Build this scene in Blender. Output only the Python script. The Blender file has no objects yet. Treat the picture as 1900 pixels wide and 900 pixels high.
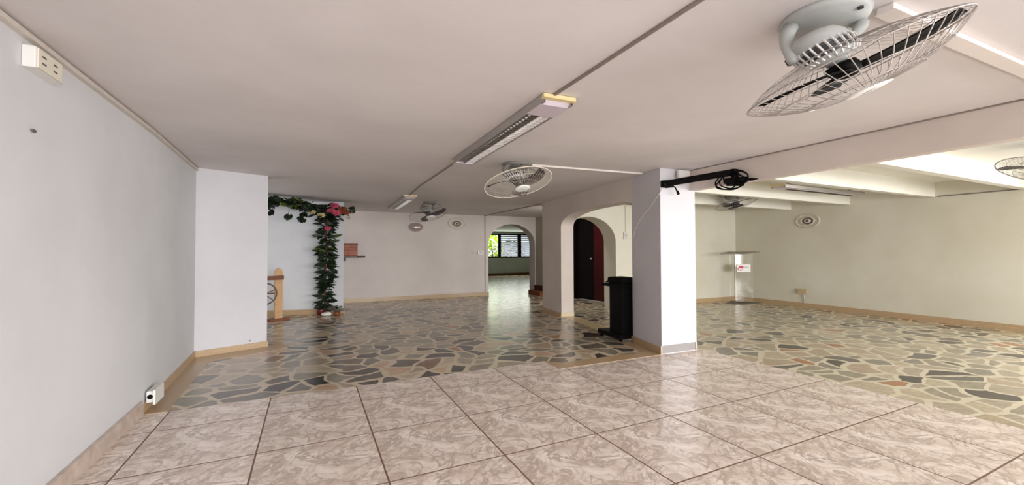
import bpy, bmesh, math, random
from math import sin, cos, pi, radians, sqrt, atan2
from mathutils import Vector, Matrix
random.seed(7)
sc = bpy.context.scene
COL = sc.collection
ZC = 2.62          # ceiling of the main room
ZR = 2.80          # ceiling of the side room
S = 1.58           # this place is wide for its height: plan lengths against heights

# ------------------------------------------------------------------ materials
def lin(c):
    return tuple(((v/255)/12.92 if v/255 <= .04045 else ((v/255+.055)/1.055)**2.4) for v in c)
def new_mat(name):
    m = bpy.data.materials.new(name); m.use_nodes = True
    nt = m.node_tree; b = nt.nodes['Principled BSDF']
    return m, nt, b
def N(nt, t, **kw):
    n = nt.nodes.new(t)
    for k, v in kw.items(): setattr(n, k, v)
    return n
def mat(name, rgb, rough=.5, metal=0, spec=.5, var=.06, scale=12, bump=0, trans=0, emit=0):
    m, nt, b = new_mat(name)
    c = lin(rgb)
    tc = N(nt, 'ShaderNodeTexCoord'); nz = N(nt, 'ShaderNodeTexNoise')
    nz.inputs['Scale'].default_value = scale; nz.inputs['Detail'].default_value = 4
    nt.links.new(tc.outputs['Object'], nz.inputs['Vector'])
    rp = N(nt, 'ShaderNodeValToRGB')
    rp.color_ramp.elements[0].position = .3; rp.color_ramp.elements[1].position = .7
    rp.color_ramp.elements[0].color = tuple(max(0, v*(1-var)) for v in c)+(1,)
    rp.color_ramp.elements[1].color = tuple(min(1, v*(1+var)) for v in c)+(1,)
    nt.links.new(nz.outputs['Fac'], rp.inputs['Fac'])
    nt.links.new(rp.outputs['Color'], b.inputs['Base Color'])
    b.inputs['Roughness'].default_value = rough; b.inputs['Metallic'].default_value = metal
    b.inputs['Specular IOR Level'].default_value = spec
    if trans: b.inputs['Transmission Weight'].default_value = trans
    if bump:
        bp = N(nt, 'ShaderNodeBump'); bp.inputs['Strength'].default_value = bump; bp.inputs['Distance'].default_value = .01
        nt.links.new(nz.outputs['Fac'], bp.inputs['Height']); nt.links.new(bp.outputs['Normal'], b.inputs['Normal'])
    return m
def wall_mat(name, rgb, rgb2, rough=.65, spec=.25):
    m, nt, b = new_mat(name)
    tc = N(nt, 'ShaderNodeTexCoord')
    n1 = N(nt, 'ShaderNodeTexNoise'); n1.inputs['Scale'].default_value = .7; n1.inputs['Detail'].default_value = 5; n1.inputs['Roughness'].default_value = .6
    n2 = N(nt, 'ShaderNodeTexNoise'); n2.inputs['Scale'].default_value = 45; n2.inputs['Detail'].default_value = 3
    nt.links.new(tc.outputs['Object'], n1.inputs['Vector']); nt.links.new(tc.outputs['Object'], n2.inputs['Vector'])
    rp = N(nt, 'ShaderNodeValToRGB'); rp.color_ramp.elements[0].position = .32; rp.color_ramp.elements[1].position = .68
    rp.color_ramp.elements[0].color = lin(rgb)+(1,); rp.color_ramp.elements[1].color = lin(rgb2)+(1,)
    nt.links.new(n1.outputs['Fac'], rp.inputs['Fac']); nt.links.new(rp.outputs['Color'], b.inputs['Base Color'])
    b.inputs['Roughness'].default_value = rough; b.inputs['Specular IOR Level'].default_value = spec
    bp = N(nt, 'ShaderNodeBump'); bp.inputs['Strength'].default_value = .12; bp.inputs['Distance'].default_value = .006
    nt.links.new(n2.outputs['Fac'], bp.inputs['Height']); nt.links.new(bp.outputs['Normal'], b.inputs['Normal'])
    return m

def math_node(nt, op, a, b=None, c=None):
    n = N(nt, 'ShaderNodeMath', operation=op)
    for i, v in enumerate((a, b, c)):
        if v is None: continue
        if isinstance(v, (int, float)): n.inputs[i].default_value = v
        else: nt.links.new(v, n.inputs[i])
    return n.outputs[0]
def mix_rgb(nt, fac, a, b, mode='MIX'):
    n = N(nt, 'ShaderNodeMix', data_type='RGBA', blend_type=mode)
    for s, v in ((n.inputs['Factor'], fac), (n.inputs['A'], a), (n.inputs['B'], b)):
        if isinstance(v, (int, float)): s.default_value = v
        elif isinstance(v, tuple): s.default_value = v
        else: nt.links.new(v, s)
    return n.outputs['Result']

def tile_mat():
    m, nt, b = new_mat('marble_tile')
    tc = N(nt, 'ShaderNodeTexCoord'); sp = N(nt, 'ShaderNodeSeparateXYZ')
    nt.links.new(tc.outputs['Object'], sp.inputs[0])
    u = math_node(nt, 'MULTIPLY', math_node(nt, 'SUBTRACT', sp.outputs[0], .458-8), 1.25)
    v = math_node(nt, 'MULTIPLY', math_node(nt, 'SUBTRACT', sp.outputs[1], 2.744-8), 1.25)
    fu, fv = math_node(nt, 'FRACT', u), math_node(nt, 'FRACT', v)
    du = math_node(nt, 'MINIMUM', fu, math_node(nt, 'SUBTRACT', 1, fu))
    dv = math_node(nt, 'MINIMUM', fv, math_node(nt, 'SUBTRACT', 1, fv))
    # the same printed marble on each tile, with a slight change of tone from tile to tile
    cb = N(nt, 'ShaderNodeCombineXYZ'); nt.links.new(fu, cb.inputs[0]); nt.links.new(fv, cb.inputs[1])
    rot = N(nt, 'ShaderNodeMapping'); rot.inputs['Scale'].default_value = (1.0, 1.0, 1); nt.links.new(cb.outputs[0], rot.inputs['Vector'])
    def noise(scale, detail, rough, dist):
        n = N(nt, 'ShaderNodeTexNoise'); n.inputs['Scale'].default_value = scale; n.inputs['Detail'].default_value = detail
        n.inputs['Roughness'].default_value = rough; n.inputs['Distortion'].default_value = dist
        nt.links.new(rot.outputs[0], n.inputs['Vector']); return n.outputs['Fac']
    def ridge(f, w):
        a = math_node(nt, 'ABSOLUTE', math_node(nt, 'SUBTRACT', f, .5))
        return math_node(nt, 'SUBTRACT', 1, math_node(nt, 'MINIMUM', math_node(nt, 'DIVIDE', a, w), 1))
    r1 = ridge(noise(2.6, 6, .62, 1.1), .045)
    r2 = ridge(noise(5.5, 5, .6, .8), .05)
    cloud = noise(4.0, 6, .65, .6)
    rp = N(nt, 'ShaderNodeValToRGB'); e = rp.color_ramp.elements
    e[0].position = .33; e[0].color = tuple(1.16*x for x in lin((204, 188, 178)))+(1,)
    e[1].position = .64; e[1].color = tuple(1.1*x for x in lin((242, 233, 227)))+(1,)
    nt.links.new(cloud, rp.inputs['Fac'])
    vein = lin((142, 118, 106))+(1,)
    patch = math_node(nt, 'MULTIPLY', r1, math_node(nt, 'MULTIPLY', cloud, 1.15))
    c = mix_rgb(nt, patch, rp.outputs['Color'], vein)
    c = mix_rgb(nt, math_node(nt, 'MULTIPLY', r2, .38), c, lin((162, 136, 122))+(1,))
    big = N(nt, 'ShaderNodeTexNoise'); big.inputs['Scale'].default_value = .5; nt.links.new(tc.outputs['Object'], big.inputs['Vector'])
    c = mix_rgb(nt, math_node(nt, 'MULTIPLY', big.outputs['Fac'], .25), c, lin((208, 198, 172))+(1,))
    g = math_node(nt, 'LESS_THAN', math_node(nt, 'MINIMUM', du, dv), .0075)
    c = mix_rgb(nt, g, c, lin((120, 92, 74))+(1,))
    nt.links.new(c, b.inputs['Base Color'])
    nt.links.new(math_node(nt, 'ADD', math_node(nt, 'MULTIPLY', g, .4), .2), b.inputs['Roughness'])
    b.inputs['Specular IOR Level'].default_value = .5
    return m

def paving_mat(name, dark=1.0, mortar=(205, 188, 150), seed=0, greys=None):
    m, nt, b = new_mat(name)
    tc = N(nt, 'ShaderNodeTexCoord')
    mp = N(nt, 'ShaderNodeMapping'); mp.inputs['Location'].default_value = (seed*7.3, seed*3.1, 0)
    mp.inputs['Rotation'].default_value = (0, 0, radians(20)); mp.inputs['Scale'].default_value = (1, 1.12, 1)
    nt.links.new(tc.outputs['Object'], mp.inputs['Vector'])
    nz = N(nt, 'ShaderNodeTexNoise'); nz.inputs['Scale'].default_value = 1.3; nz.inputs['Detail'].default_value = 1
    nt.links.new(mp.outputs[0], nz.inputs['Vector'])
    dv = N(nt, 'ShaderNodeVectorMath', operation='MULTIPLY_ADD')
    nt.links.new(nz.outputs['Color'], dv.inputs[0]); dv.inputs[1].default_value = (.5, .5, 0); nt.links.new(mp.outputs[0], dv.inputs[2])
    n3 = N(nt, 'ShaderNodeTexNoise'); n3.inputs['Scale'].default_value = 9; n3.inputs['Detail'].default_value = 2
    nt.links.new(mp.outputs[0], n3.inputs['Vector'])
    d2 = N(nt, 'ShaderNodeVectorMath', operation='MULTIPLY_ADD')
    nt.links.new(n3.outputs['Color'], d2.inputs[0]); d2.inputs[1].default_value = (.045, .045, 0); nt.links.new(dv.outputs[0], d2.inputs[2])
    def vor(feat):
        v = N(nt, 'ShaderNodeTexVoronoi', voronoi_dimensions='2D', feature=feat)
        v.inputs['Scale'].default_value = 3.2; v.inputs['Randomness'].default_value = 1
        nt.links.new(d2.outputs[0], v.inputs['Vector']); return v
    ve, vf = vor('DISTANCE_TO_EDGE'), vor('F1')
    sep = N(nt, 'ShaderNodeSeparateColor'); nt.links.new(vf.outputs['Color'], sep.inputs[0])
    rp = N(nt, 'ShaderNodeValToRGB'); rp.color_ramp.interpolation = 'CONSTANT'
    cols = greys or [(0, (52, 50, 50)), (.10, (132, 126, 116)), (.24, (112, 110, 103)), (.38, (150, 143, 130)), (.5, (92, 89, 84)),
            (.60, (138, 128, 112)), (.69, (72, 69, 68)), (.78, (156, 138, 122)), (.86, (116, 117, 110)), (.94, (128, 92, 62)), (.975, (98, 76, 62))]
    el = rp.color_ramp.elements
    while len(el) < len(cols): el.new(.5)
    for e, (p, c) in zip(el, cols):
        e.position = p; e.color = tuple(x*dark*w for x, w in zip(lin(c), (1.1, 1, .87)))+(1,)
    nt.links.new(sep.outputs[0], rp.inputs['Fac'])
    st = N(nt, 'ShaderNodeTexNoise'); st.inputs['Scale'].default_value = 7; st.inputs['Detail'].default_value = 6; st.inputs['Distortion'].default_value = 1.5
    ms = N(nt, 'ShaderNodeMapping'); ms.inputs['Scale'].default_value = (1, 3.4, 1); ms.inputs['Rotation'].default_value = (0, 0, .5)
    nt.links.new(mp.outputs[0], ms.inputs['Vector']); nt.links.new(ms.outputs[0], st.inputs['Vector'])
    k = math_node(nt, 'ADD', math_node(nt, 'MULTIPLY', st.outputs['Fac'], 1.1), .45)
    gray = N(nt, 'ShaderNodeCombineColor')
    for i in range(3): nt.links.new(k, gray.inputs[i])
    stone = mix_rgb(nt, 1.0, rp.outputs['Color'], gray.outputs[0], 'MULTIPLY')
    mn = N(nt, 'ShaderNodeTexNoise'); mn.inputs['Scale'].default_value = 6; mn.inputs['Detail'].default_value = 6
    nt.links.new(mp.outputs[0], mn.inputs['Vector'])
    mort = mix_rgb(nt, mn.outputs['Fac'], tuple(x*.8 for x in lin(mortar))+(1,), lin(mortar)+(1,))
    thr = math_node(nt, 'ADD', math_node(nt, 'MULTIPLY', sep.outputs[1], .08), .05)
    f = math_node(nt, 'GREATER_THAN', ve.outputs['Distance'], thr)
    c = mix_rgb(nt, f, mort, stone)
    nt.links.new(c, b.inputs['Base Color'])
    nt.links.new(math_node(nt, 'SUBTRACT', .27, math_node(nt, 'MULTIPLY', f, .05)), b.inputs['Roughness'])
    b.inputs['Specular IOR Level'].default_value = .5
    return m

M = {}
M['wall'] = wall_mat('white_plaster', (214, 213, 214), (228, 227, 228))
M['wall_bright'] = wall_mat('soft_white_plaster', (197, 196, 200), (209, 207, 211))
M['wall_left'] = wall_mat('cool_white_plaster', (203, 204, 207), (216, 217, 220))
M['wall_back'] = wall_mat('warm_white_plaster', (206, 197, 192), (217, 210, 205))
M['wall_right'] = wall_mat('ivory_plaster', (206, 201, 184), (217, 214, 202))
M['wall_mid'] = wall_mat('greyed_plaster', (200, 188, 180), (214, 204, 196))
M['wall_green'] = wall_mat('pale_green_plaster', (186, 194, 184), (200, 206, 198))
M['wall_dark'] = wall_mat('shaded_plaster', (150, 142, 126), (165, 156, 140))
M['ceiling'] = wall_mat('ceiling_paint', (212, 207, 206), (226, 221, 221))
M['ceiling_right'] = wall_mat('ivory_ceiling_paint', (220, 217, 206), (229, 227, 218))
M['tile'] = tile_mat()
M['paving'] = paving_mat('crazy_paving', 1.4, (212, 198, 172), seed=1)
M['paving_right'] = paving_mat('pale_crazy_paving', 1.15, (222, 214, 190), seed=2,
    greys=[(0, (62, 60, 60)), (.08, (154, 150, 140)), (.3, (136, 135, 126)), (.5, (168, 163, 150)), (.64, (122, 122, 118)), (.76, (158, 150, 136)), (.86, (90, 89, 90)), (.95, (150, 112, 84))])
M['granite'] = mat('tan_granite', (178, 152, 118), .3, var=.2, scale=90)
M['granite_light'] = mat('light_tan_granite', (204, 186, 150), .3, var=.15, scale=90)
M['marble_base'] = mat('marble_skirting', (192, 176, 164), .25, var=.16, scale=9)
M['plastic_grey'] = mat('grey_plastic', (176, 178, 176), .42, var=.03)
M['plastic_shade'] = mat('shaded_grey_plastic', (128, 124, 118), .5, var=.03)  # darker copy of the grey plastic, shade on fan bodies put into colour
M['plastic_white'] = mat('white_plastic', (226, 226, 222), .4, var=.02)
M['plastic_cream'] = mat('cream_plastic', (226, 208, 158), .5, var=.05)
M['plastic_pale'] = mat('pale_cream_plastic', (222, 216, 200), .5, var=.03)
M['plastic_lilac'] = mat('pale_lilac_plastic', (206, 196, 206), .4, var=.03)
M['steel_wire'] = mat('painted_wire', (168, 162, 158), .35, metal=.3, var=.02)
M['wire_light'] = mat('light_painted_wire', (226, 218, 204), .4, var=.02)
M['dark_plastic'] = mat('charcoal_plastic', (58, 56, 60), .4, var=.05)
M['black'] = mat('black_paint', (6, 5, 5), .55, spec=.12, var=.1)
M['black_soft'] = mat('black_rubber', (9, 8, 8), .7, spec=.1, var=.1)
M['blade_grey'] = mat('smoky_blade', (72, 64, 61), .35, var=.04)
M['metal'] = mat('brushed_aluminium', (182, 178, 174), .32, metal=.85, var=.05)
M['metal_bright'] = mat('lit_reflector', (226, 222, 220), .3, metal=.35, var=.04)  # lit copy of the lamp metal, brightness of one trough put into colour
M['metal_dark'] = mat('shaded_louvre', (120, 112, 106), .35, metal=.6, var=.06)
M['tube'] = mat('fluorescent_tube', (235, 236, 236), .3, var=.01)
M['conduit'] = mat('painted_conduit', (208, 199, 190), .5, var=.04)
M['conduit_light'] = mat('white_conduit', (228, 220, 214), .5, var=.02)
M['conduit_dark'] = mat('old_dark_conduit', (132, 122, 114), .6, var=.08)
M['maroon'] = mat('maroon_lacquer', (60, 8, 10), .45, spec=.2, var=.2, scale=3)
M['door_dark'] = mat('shaded_door_wood', (9, 5, 6), .5, spec=.15, var=.2, scale=3)  # maroon door wood with its shadow painted in as near black
M['wood_red'] = mat('reddish_wood', (150, 80, 44), .5, var=.35, scale=7)
M['wood_dark'] = mat('dark_maroon_wood', (66, 26, 22), .4, var=.2)
M['wood_tan'] = mat('pale_pine', (206, 164, 116), .5, var=.12, scale=8)
M['wood_brown'] = mat('brown_wood', (122, 66, 36), .5, var=.2, scale=8)
M['leaf'] = mat('dark_leaf', (30, 46, 26), .45, var=.55, scale=5)
M['leaf_light'] = mat('olive_leaf', (88, 104, 38), .5, var=.4, scale=6)
M['leaf_out'] = mat('sunlit_leaf', (190, 212, 60), .5, var=.4, scale=3)
M['vine'] = mat('vine_stem', (70, 34, 30), .7, var=.3)
M['pink'] = mat('pink_petal', (196, 84, 108), .5, var=.2, scale=20)
M['orange'] = mat('rust_petal', (150, 78, 52), .5, var=.3, scale=20)
M['cream_petal'] = mat('cream_petal', (206, 190, 140), .5, var=.2, scale=20)
M['pot'] = mat('dark_red_pot', (96, 20, 28), .4, var=.1)
M['stone_white'] = mat('white_stone', (216, 208, 200), .6, var=.08)
M['leaf_grey'] = mat('greyish_leaf', (132, 128, 118), .5, var=.3, scale=14)
M['sign'] = mat('white_card', (238, 234, 232), .5, var=.01)
M['red'] = mat('red_print', (202, 44, 66), .5, var=.1)
M['print_dark'] = mat('dark_print', (92, 72, 72), .5, var=.1)
M['outlet_tan'] = mat('aged_cream_plastic', (192, 172, 138), .5, var=.1)
M['concrete'] = mat('street_concrete', (170, 168, 164), .8, var=.1, scale=2)
M['lamp_glass'] = mat('glossy_lamp_glass', (196, 180, 176), .2, metal=.55, var=.02)
M['louvre'] = mat('frosted_louvre_glass', (214, 216, 232), .3, var=.06, scale=3)
M['vent_dark'] = mat('vent_shadow', (98, 92, 86), .6, var=.1)
M['vent'] = mat('vent_ring', (206, 198, 186), .5, var=.05)
def glass_mat():
    m, nt, b = new_mat('clear_acrylic')
    tr = N(nt, 'ShaderNodeBsdfTransparent'); tr.inputs[0].default_value = (.985, .985, .98, 1)
    gl = N(nt, 'ShaderNodeBsdfGlossy'); gl.inputs['Roughness'].default_value = .05
    mx = N(nt, 'ShaderNodeMixShader'); mx.inputs[0].default_value = .05
    nt.links.new(tr.outputs[0], mx.inputs[1]); nt.links.new(gl.outputs[0], mx.inputs[2])
    nt.links.new(mx.outputs[0], nt.nodes['Material Output'].inputs[0])
    return m
M['acrylic'] = glass_mat()
def edge_glass():
    m, nt, b = new_mat('smoked_acrylic_edge')
    tr = N(nt, 'ShaderNodeBsdfTransparent'); df = N(nt, 'ShaderNodeBsdfDiffuse'); df.inputs[0].default_value = lin((150, 142, 128))+(1,)
    mx = N(nt, 'ShaderNodeMixShader'); mx.inputs[0].default_value = .5
    nt.links.new(tr.outputs[0], mx.inputs[1]); nt.links.new(df.outputs[0], mx.inputs[2])
    nt.links.new(mx.outputs[0], nt.nodes['Material Output'].inputs[0]); return m
M['acrylic_edge'] = edge_glass()

# ------------------------------------------------------------------ mesh helpers
def obj(name, bm, m, parent=None, smooth=False, recalc=True):
    if recalc: bmesh.ops.recalc_face_normals(bm, faces=bm.faces)
    me = bpy.data.meshes.new(name); bm.to_mesh(me); bm.free()
    ms = m if isinstance(m, (list, tuple)) else [m]
    for x in ms: me.materials.append(M[x])
    if smooth:
        for p in me.polygons: p.use_smooth = True
    o = bpy.data.objects.new(name, me); COL.objects.link(o)
    if parent: o.parent = parent
    return o
def tag(o, label, cat, group=None, kind=None):
    o['label'] = label; o['category'] = cat
    if group: o['group'] = group
    if kind: o['kind'] = kind
    return o
def thing(name, label, cat, loc=(0, 0, 0), rotz=0, group=None):
    o = bpy.data.objects.new(name, None); COL.objects.link(o)
    o.location = loc; o.rotation_euler = (0, 0, rotz); o.empty_display_size = .1
    return tag(o, label, cat, group)
def struct(name, bm, m, label, cat, parent=None, smooth=False):
    o = obj(name, bm, m, parent, smooth)
    if not parent: tag(o, label, cat, kind='structure')
    return o
def BM(): return bmesh.new()
def prism(bm, pts, z0, z1):
    lo = [bm.verts.new((x, y, z0)) for x, y in pts]; hi = [bm.verts.new((x, y, z1)) for x, y in pts]
    bm.faces.new(lo); bm.faces.new(hi)
    for i in range(len(pts)):
        j = (i+1) % len(pts); bm.faces.new((lo[i], lo[j], hi[j], hi[i]))
def box(bm, x0, x1, y0, y1, z0, z1, mi=0):
    n = len(bm.faces)
    prism(bm, [(x0, y0), (x1, y0), (x1, y1), (x0, y1)], z0, z1)
    bm.faces.ensure_lookup_table()
    for f in bm.faces[n:]: f.material_index = mi
def bevel(bm, w=.006, seg=2):
    bmesh.ops.remove_doubles(bm, verts=bm.verts, dist=1e-6)
    bmesh.ops.bevel(bm, geom=list(bm.edges), offset=w, segments=seg, affect='EDGES', profile=.5, clamp_overlap=True)
def tube(bm, pts, r, n=6, cap=True, closed=False, sq=(1, 1, 1), mi=0):
    """swept tube along pts; r number or list; sq scales the cross-section per axis"""
    pts = [Vector(p) for p in pts]; L = len(pts); rings = []
    up = None
    for i, p in enumerate(pts):
        if closed: t = pts[(i+1) % L]-pts[i-1]
        else: t = pts[min(i+1, L-1)]-pts[max(i-1, 0)]
        t.normalize()
        if up is None:
            up = Vector((0, 0, 1)) if abs(t.z) < .9 else Vector((1, 0, 0))
        a = t.cross(up)
        if a.length < 1e-5: a = t.orthogonal()
        a.normalize(); b = a.cross(t); up = b
        rr = r[i] if isinstance(r, (list, tuple)) else r
        rings.append([bm.verts.new(p+Vector([(a*cos(2*pi*k/n)+b*sin(2*pi*k/n))[q]*rr*sq[q] for q in range(3)])) for k in range(n)])
    for i in range(L if closed else L-1):
        A, B = rings[i], rings[(i+1) % L]
        for k in range(n):
            f = bm.faces.new((A[k], A[(k+1) % n], B[(k+1) % n], B[k])); f.material_index = mi
    if cap and not closed:
        bm.faces.new(rings[0][::-1]).material_index = mi; bm.faces.new(rings[-1]).material_index = mi
def lathe(bm, prof, n=32, mi=0, fn=None):
    """prof: (r, z) list turned about z; fn maps a Vector to its place"""
    fn = fn or (lambda v: v); rings = []
    for r, z in prof:
        if r < 1e-6: rings.append([bm.verts.new(fn(Vector((0, 0, z))))])
        else: rings.append([bm.verts.new(fn(Vector((r*cos(2*pi*k/n), r*sin(2*pi*k/n), z)))) for k in range(n)])
    for A, B in zip(rings, rings[1:]):
        for k in range(n):
            k2 = (k+1) % n
            if len(A) == 1 and len(B) == 1: continue
            if len(A) == 1: f = bm.faces.new((A[0], B[k2], B[k]))
            elif len(B) == 1: f = bm.faces.new((A[k], A[k2], B[0]))
            else: f = bm.faces.new((A[k], A[k2], B[k2], B[k]))
            f.material_index = mi
def arch_wall(bm, P0, P1, thick, H, u0, u1, zs, zt, power=2.0, n=28):
    """wall from P0 to P1 (thickness to the left-hand normal side given by thick vector) with one arched opening u0..u1,
    springing at zs, crown at zt; power>2 squares the shoulders"""
    P0, P1 = Vector(P0), Vector(P1); d = (P1-P0); L = d.length; d /= L
    th = Vector(thick)
    uc, a = (u0+u1)/2, (u1-u0)/2
    arc = []
    for i in range(n+1):
        t = pi-pi*i/n
        c_, s_ = cos(t), sin(t)
        x = math.copysign(abs(c_)**(2/power), c_); y = abs(s_)**(2/power)
        arc.append((uc+a*x, zs+(zt-zs)*y))
    grid = {}
    def V(u, z, k):
        key = (round(u, 5), round(z, 5), k)
        if key not in grid:
            grid[key] = bm.verts.new((P0.x+d.x*u+th.x*k, P0.y+d.y*u+th.y*k, z))
        return grid[key]
    for k in (0, 1):
        for q in ([(0, 0), (u0, 0), (u0, zs), (0, zs)], [(u1, 0), (L, 0), (L, zs), (u1, zs)],
                  [(0, zs), (u0, zs), (u0, H), (0, H)], [(u1, zs), (L, zs), (L, H), (u1, H)]):
            bm.faces.new([V(u, z, k) for u, z in q])
        for (ua, za), (ub, zb) in zip(arc, arc[1:]):
            bm.faces.new([V(*p, k) for p in dict.fromkeys([(ua, za), (ub, zb), (ub, H), (ua, H)])])
    edge = [(0, 0), (u0, 0)]+arc+[(u1, 0), (L, 0), (L, zs), (L, H)]+[(u, H) for u, z in arc[::-1]]+[(0, H), (0, zs)]
    for p, q in zip(edge, edge[1:]+edge[:1]):
        if (abs(p[0]-q[0])+abs(p[1]-q[1])) > 1e-5: bm.faces.new((V(*p, 0), V(*q, 0), V(*q, 1), V(*p, 1)))

# ------------------------------------------------------------------ the setting: floors
bm = BM()
prism(bm, [(-1.5, -3.2), (5.2, -3.2), (5.2, 4.43), (2.78, 4.43), (2.78, 4.83), (-1.5, 4.83)], -.05, 0)
struct('floor', bm, 'tile', 'glossy beige marble-look square tile floor in the foreground', 'floor')
bm = BM()
prism(bm, [(-2.8, 4.83), (2.78, 4.83), (2.78, 4.43), (5.05, 4.43), (5.05, 8.9), (7.7, 8.9), (7.7, 12.95), (-2.8, 12.95)], -.05, 0)
struct('floor_middle', bm, 'paving', 'crazy paving floor of dark grey and brown stones in pale mortar behind the tiles', 'floor')
bm = BM(); prism(bm, [(5.2, -3.2), (11.6, -3.2), (11.6, 8.9), (5.05, 8.9), (5.05, 4.43), (5.2, 4.43)], -.05, 0)
struct('floor_right', bm, 'paving_right', 'pale crazy paving floor of the side room on the right', 'floor')
bm = BM(); box(bm, 3, 16.2, 12.95, 23.3, -.05, 0)
struct('floor_far', bm, 'paving', 'crazy paving floor of the far room seen through the small arch', 'floor')
# granite border strips, 2 mm proud
bm = BM()
prism(bm, [(-1.36, 4.83), (-1.165, 4.83), (-1.19, 6.78), (-.52, 7.1), (-.28, 7.28), (-.42, 7.75), (-.59, 7.46), (-1.42, 7.12)], 0, .003)
struct('trim_1', bm, 'granite', 'tan granite floor strip along the foot of the left wall', 'floor border')
bm = BM(); prism(bm, [(2.78, 4.43), (4.43, 4.40), (4.44, 4.62), (2.95, 4.66), (2.78, 4.83)], 0, .003)
struct('trim_2', bm, 'granite', 'tan granite strip between tiles and crazy paving, left of the column', 'floor border')
bm = BM(); prism(bm, [(4.60, 5.2), (4.99, 7.85), (5.30, 7.85), (4.95, 5.2)], 0, .003)
struct('trim_3', bm, 'granite_light', 'pale granite threshold across the wide arch', 'floor border')
bm = BM(); prism(bm, [(4.28, 4.62), (4.44, 4.62), (4.65, 5.24), (4.62, 5.6), (4.5, 5.6)], 0, .003)
struct('trim_4', bm, 'granite', 'tan granite strip along the shaded side of the column', 'floor border')
bm = BM(); prism(bm, [(4.80, 7.75), (4.99, 7.9), (5.15, 8.95), (4.97, 8.95)], 0, .003)
struct('trim_5', bm, 'granite', 'tan granite strip at the foot of the arch pier', 'floor border')
# ------------------------------------------------------------------ ceilings
bm = BM(); prism(bm, [(-2.8, -3.2), (5.04, -3.2), (5.04, 8.3), (7.7, 8.3), (7.7, 12.95), (-2.8, 12.95)], ZC, ZC+.15)
struct('ceiling', bm, 'ceiling', 'pinkish grey painted ceiling of the main room', 'ceiling')
bm = BM(); box(bm, 5.04, 11.6, -3.2, 8.35, ZR, ZR+.15)
struct('ceiling_right', bm, 'ceiling_right', 'bright ivory ceiling of the side room between the beams', 'ceiling')
bm = BM(); box(bm, 3, 16.2, 12.95, 23.3, ZC, ZC+.15)
struct('ceiling_far', bm, 'wall_green', 'ceiling of the far room beyond the small arch', 'ceiling')
# ------------------------------------------------------------------ walls
bm = BM(); prism(bm, [(-1.36, -3.2), (-1.36, 5), (-1.43, 7.12), (-1.75, 7.12), (-1.75, -3.2)], 0, ZC)
struct('wall_left', bm, 'wall_left', 'long cool white plaster wall on the left', 'wall')
bm = BM(); prism(bm, [(-1.43, 7.12), (-.59, 7.46), (-.62, 7.75), (-1.75, 7.75), (-1.75, 7.12)], 0, ZC)
struct('wall_angled', bm, 'wall_bright', 'short angled white wall ending the left wall', 'wall')
bm = BM(); box(bm, -2.8, -1.75, 7.5, 7.75, 0, ZC); box(bm, -2.8, -2.6, 7.75, 11.7, 0, ZC)
struct('wall_alcove', bm, 'wall', 'hidden side wall of the alcove behind the angled wall', 'wall')
bm = BM(); prism(bm, [(-2.8, 11.6), (.715, 10.69), (.715, 13.0), (-2.8, 13.0)], 0, ZC)
struct('wall_garland', bm, 'wall_left', 'white wall behind the flower garland', 'wall')
bm = BM(); arch_wall(bm, (.715, 12.8), (7.3, 12.8), (0, .42), ZC, 5.285-.715, 7.04-.715, 1.68, 2.36)
struct('wall_back', bm, 'wall_back', 'back wall with the small arch to the far room', 'wall')
# wall between the two rooms with the wide arch
Pc, Pd = Vector((4.648, 5.235)), Vector((5.131, 8.953)); dcd = (Pd-Pc).normalized(); nrm = Vector((dcd.y, -dcd.x))
L = (Pd-Pc).length
bm = BM(); Pa = Pc-dcd*.62; arch_wall(bm, Pa, Pd, nrm*.30, ZC, .06, L+.62-1.075, 1.95, 2.275, power=2.7, n=40)
struct('wall_middle', bm, 'wall_mid', 'wall with the wide arch behind the column', 'wall')
bm = BM(); arch_wall(bm, (5.20, 8.3), (11.6, 8.3), (0, .47), ZR+.05, .06, 1.656, 1.66, 2.274)
struct('wall_rear', bm, 'wall_right', 'rear wall of the side room with the narrow arch to the dark door', 'wall')
bm = BM(); box(bm, 11.3, 11.6, 1.3, 8.35, 0, ZR); box(bm, 11.3, 11.6, -3.2, -2.2, 0, ZR)
box(bm, 11.3, 11.6, -2.2, 1.3, 0, .8); box(bm, 11.3, 11.6, -2.2, 1.3, 2.35, ZR)
struct('wall_right', bm, 'wall_right', 'long greyish ivory wall on the right', 'wall')
# passage wall with the door opening
E0, E1 = Vector((7.56, 8.77)), Vector((7.06, 12.8)); dE = (E1-E0).normalized(); nE = Vector((-dE.y, dE.x))*-1
def ep(u, off=0): p = E0+dE*u+Vector((dE.y, -dE.x))*off; return (p.x, p.y)
LE = (E1-E0).length
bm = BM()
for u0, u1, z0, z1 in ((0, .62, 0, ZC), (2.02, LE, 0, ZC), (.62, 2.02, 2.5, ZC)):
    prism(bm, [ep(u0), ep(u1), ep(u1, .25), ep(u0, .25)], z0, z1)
struct('wall_passage', bm, 'wall_dark', 'shaded passage wall holding the dark door', 'wall')
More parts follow.
